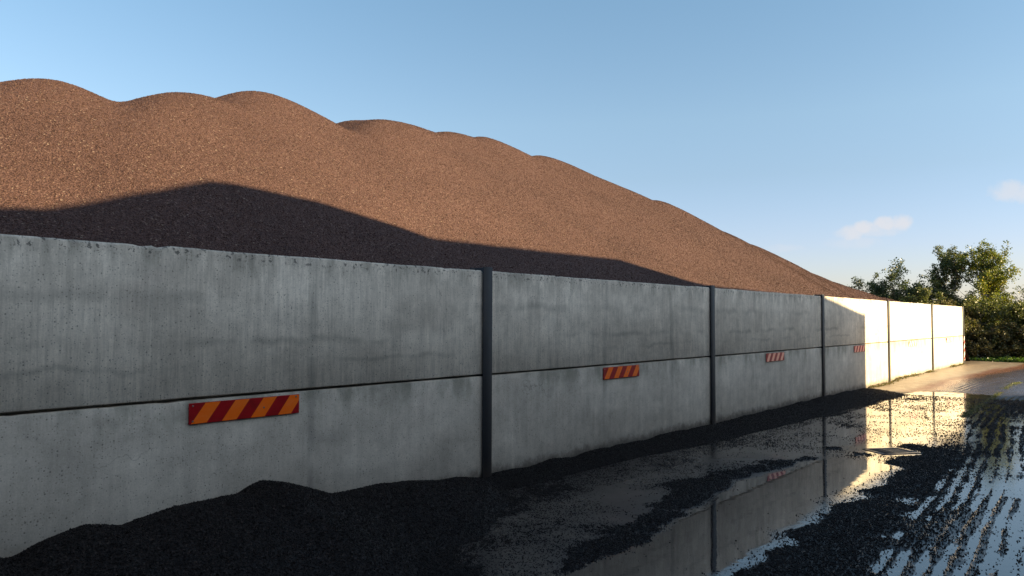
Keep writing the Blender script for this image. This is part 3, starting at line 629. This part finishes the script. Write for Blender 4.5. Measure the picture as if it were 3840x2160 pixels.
tree('tree', 'green tree at the right end of the hedge, farthest from the wall', 'tree', (41.0, 1.4, G0), 4.4, 3.0, LEAF_OLIVE, BARK, 28, 9000, 30, trunk=.07)
tree('shrub', 'dark shrub filling the gap left of the slender tree', 'shrub', (38.2, 7.75, G0), 4.1, 2.2, LEAF_DARK, BARK, 34, 13000, 40, trunk=.04)
for i, (x, y, h_, wd, lm, lab) in enumerate([
    (39.6, 6.6, 2.6, 3.0, LEAF_DARK, 'dark shaded bush deep in the hedge, behind the slender tree'),
    (39.8, 4.6, 2.6, 3.0, LEAF_DARK, 'dark shaded bush deep in the hedge, behind the yellowing tree'),
    (40.0, 2.6, 2.4, 3.0, LEAF_DARK, 'dark shaded bush deep in the hedge, behind the bare pale trunk'),
    (35.9, 6.0, 2.3, 2.0, LEAF_BRAMBLE, 'brown bramble thicket against the far end of the wall'),
    (36.9, 5.1, 2.9, 2.4, LEAF_OLIVE, 'dense green bush below the yellowing tree'),
    (37.2, 4.1, 2.7, 2.2, LEAF_OLIVE, 'leafy green bush between the yellowing tree and the bare pale trunk'),
    (36.0, 4.9, 1.7, 2.0, LEAF_BRAMBLE, 'low reddish brown bramble bush in front of the dense green bush'),
    (36.4, 3.9, 1.8, 2.0, LEAF_BRAMBLE, 'low brown bramble bush over the dark hollow at the right edge'),
    (37.2, 3.0, 2.5, 2.4, LEAF_OLIVE, 'olive bush at the right edge of the photo'),
    (37.6, 1.4, 2.4, 2.8, LEAF_BRAMBLE, 'bramble bush beyond the right edge of the photo')]):
    tree('bush', lab, 'bush', (x, y, G0), h_, wd, lm, BARK, 40+i, 11000, 46, leaf=.075, trunk=.022)
# nettles and grass along the foot of the hedge
r = np.random.default_rng(5); n = 14000
gx = 34.7+r.gamma(2, .35, n); gy = r.uniform(.2, 6.6, n); hgt = .34*(.5+.5*np.clip(vnoise(gx, gy, 1.3, 77, 3)+.5, 0, 1.4))
P = np.stack([gx, gy, G0+r.random(n)*hgt], -1); V, F = leaves(P, .085, r)
cl = np.clip(.5+.4*vnoise(gx, gy, 2, 78, 2)+r.normal(size=n)*.15, 0, 1)
gv = mesh('grass_verge', V, F, LEAF_FRESH, attr=cl); tag(gv, 'bright green weeds and grass along the foot of the hedge', 'weeds', kind='stuff')
# thin strip of small green leaf shapes across the yard
n = 3500; k = r.integers(0, len(STRIP)-1, n); t_ = r.random(n); S_ = np.array(STRIP)
c = S_[k]+(S_[k+1]-S_[k])*t_[:, None]; c = c+r.normal(size=(n, 2))*np.array([.05, .045]); z = np.maximum(ground_h(c[:, 0], c[:, 1]), W)
ok = vnoise(c[:, 0], c[:, 1], 1.5, 79, 3) > -.25; c, z = c[ok], z[ok]
P = np.stack([c[:, 0], c[:, 1], z+r.random(len(z))*.012-.004], -1); V, F = leaves(P, .022, r)
gs = mesh('green_strip', V, F, LEAF_DARK, attr=r.random(len(F))); tag(gs, 'thin strip of short green blades lying across the yard', 'grass', kind='stuff')
# weeds at the foot of the sunlit wall
n = 2600; wx_ = r.uniform(19.6, 32, n); wy_ = 5.17-np.abs(r.normal(size=n))*.05; hh = .10*np.clip(vnoise(wx_, wx_*0, 1.1, 81, 3)+.15, 0, 1)
ok = hh > .004; wx_, wy_, hh = wx_[ok], wy_[ok], hh[ok]
P = np.stack([wx_, wy_, ground_h(wx_, wy_)+r.random(len(hh))*hh], -1); V, F = leaves(P, .035, r)
ws = mesh('wall_foot_weeds', V, F, LEAF_BRAMBLE, attr=r.random(len(F))); tag(ws, 'dry brown weeds and litter along the foot of the sunlit wall', 'weeds', kind='stuff')

# ------------------------------------------------------------------ the barn behind the camera that throws the shadow
prof = [(-9, 6.22), (6.2, 6.28), (6.5, 6.36), (7.16, 6.58), (7.8, 6.85), (8.1, 6.87), (8.93, 6.75), (9.7, 6.42), (9.95, 6.27), (13.9, 6.27), (15.1, 5.87), (15.8, 5.73), (18.6, 5.68), (20.2, 5.47), (22.6, 5.17), (23.05, 5.12)]
barn = empty('barn', (7, -9, -.3), 'grey clad barn standing behind the camera, its shadow lying on the wall and pile', 'barn')
pts = [(-9, -.3)]+prof+[(23.05, -.3)]; k = len(pts)
V = [(x, -3.8, z) for x, z in pts]+[(x, -16, z) for x, z in pts]
F = [tuple(range(k))[::-1], tuple(range(k, 2*k))]+[(i, (i+1) % k, k+(i+1) % k, k+i) for i in (0, k-2)]
mesh('wall', V, F, CLAD, barn)
V2, F2 = [], []
for i in range(len(prof)-1):
    (x0, z0), (x1, z1) = prof[i], prof[i+1]; b0 = len(V2)
    V2 += [(x0, -3.8, z0+.001), (x1, -3.8, z1+.001), (x1, -16, z1+.001), (x0, -16, z0+.001)]; F2.append((b0, b0+1, b0+2, b0+3))
mesh('roof', V2, F2, CLAD, barn)
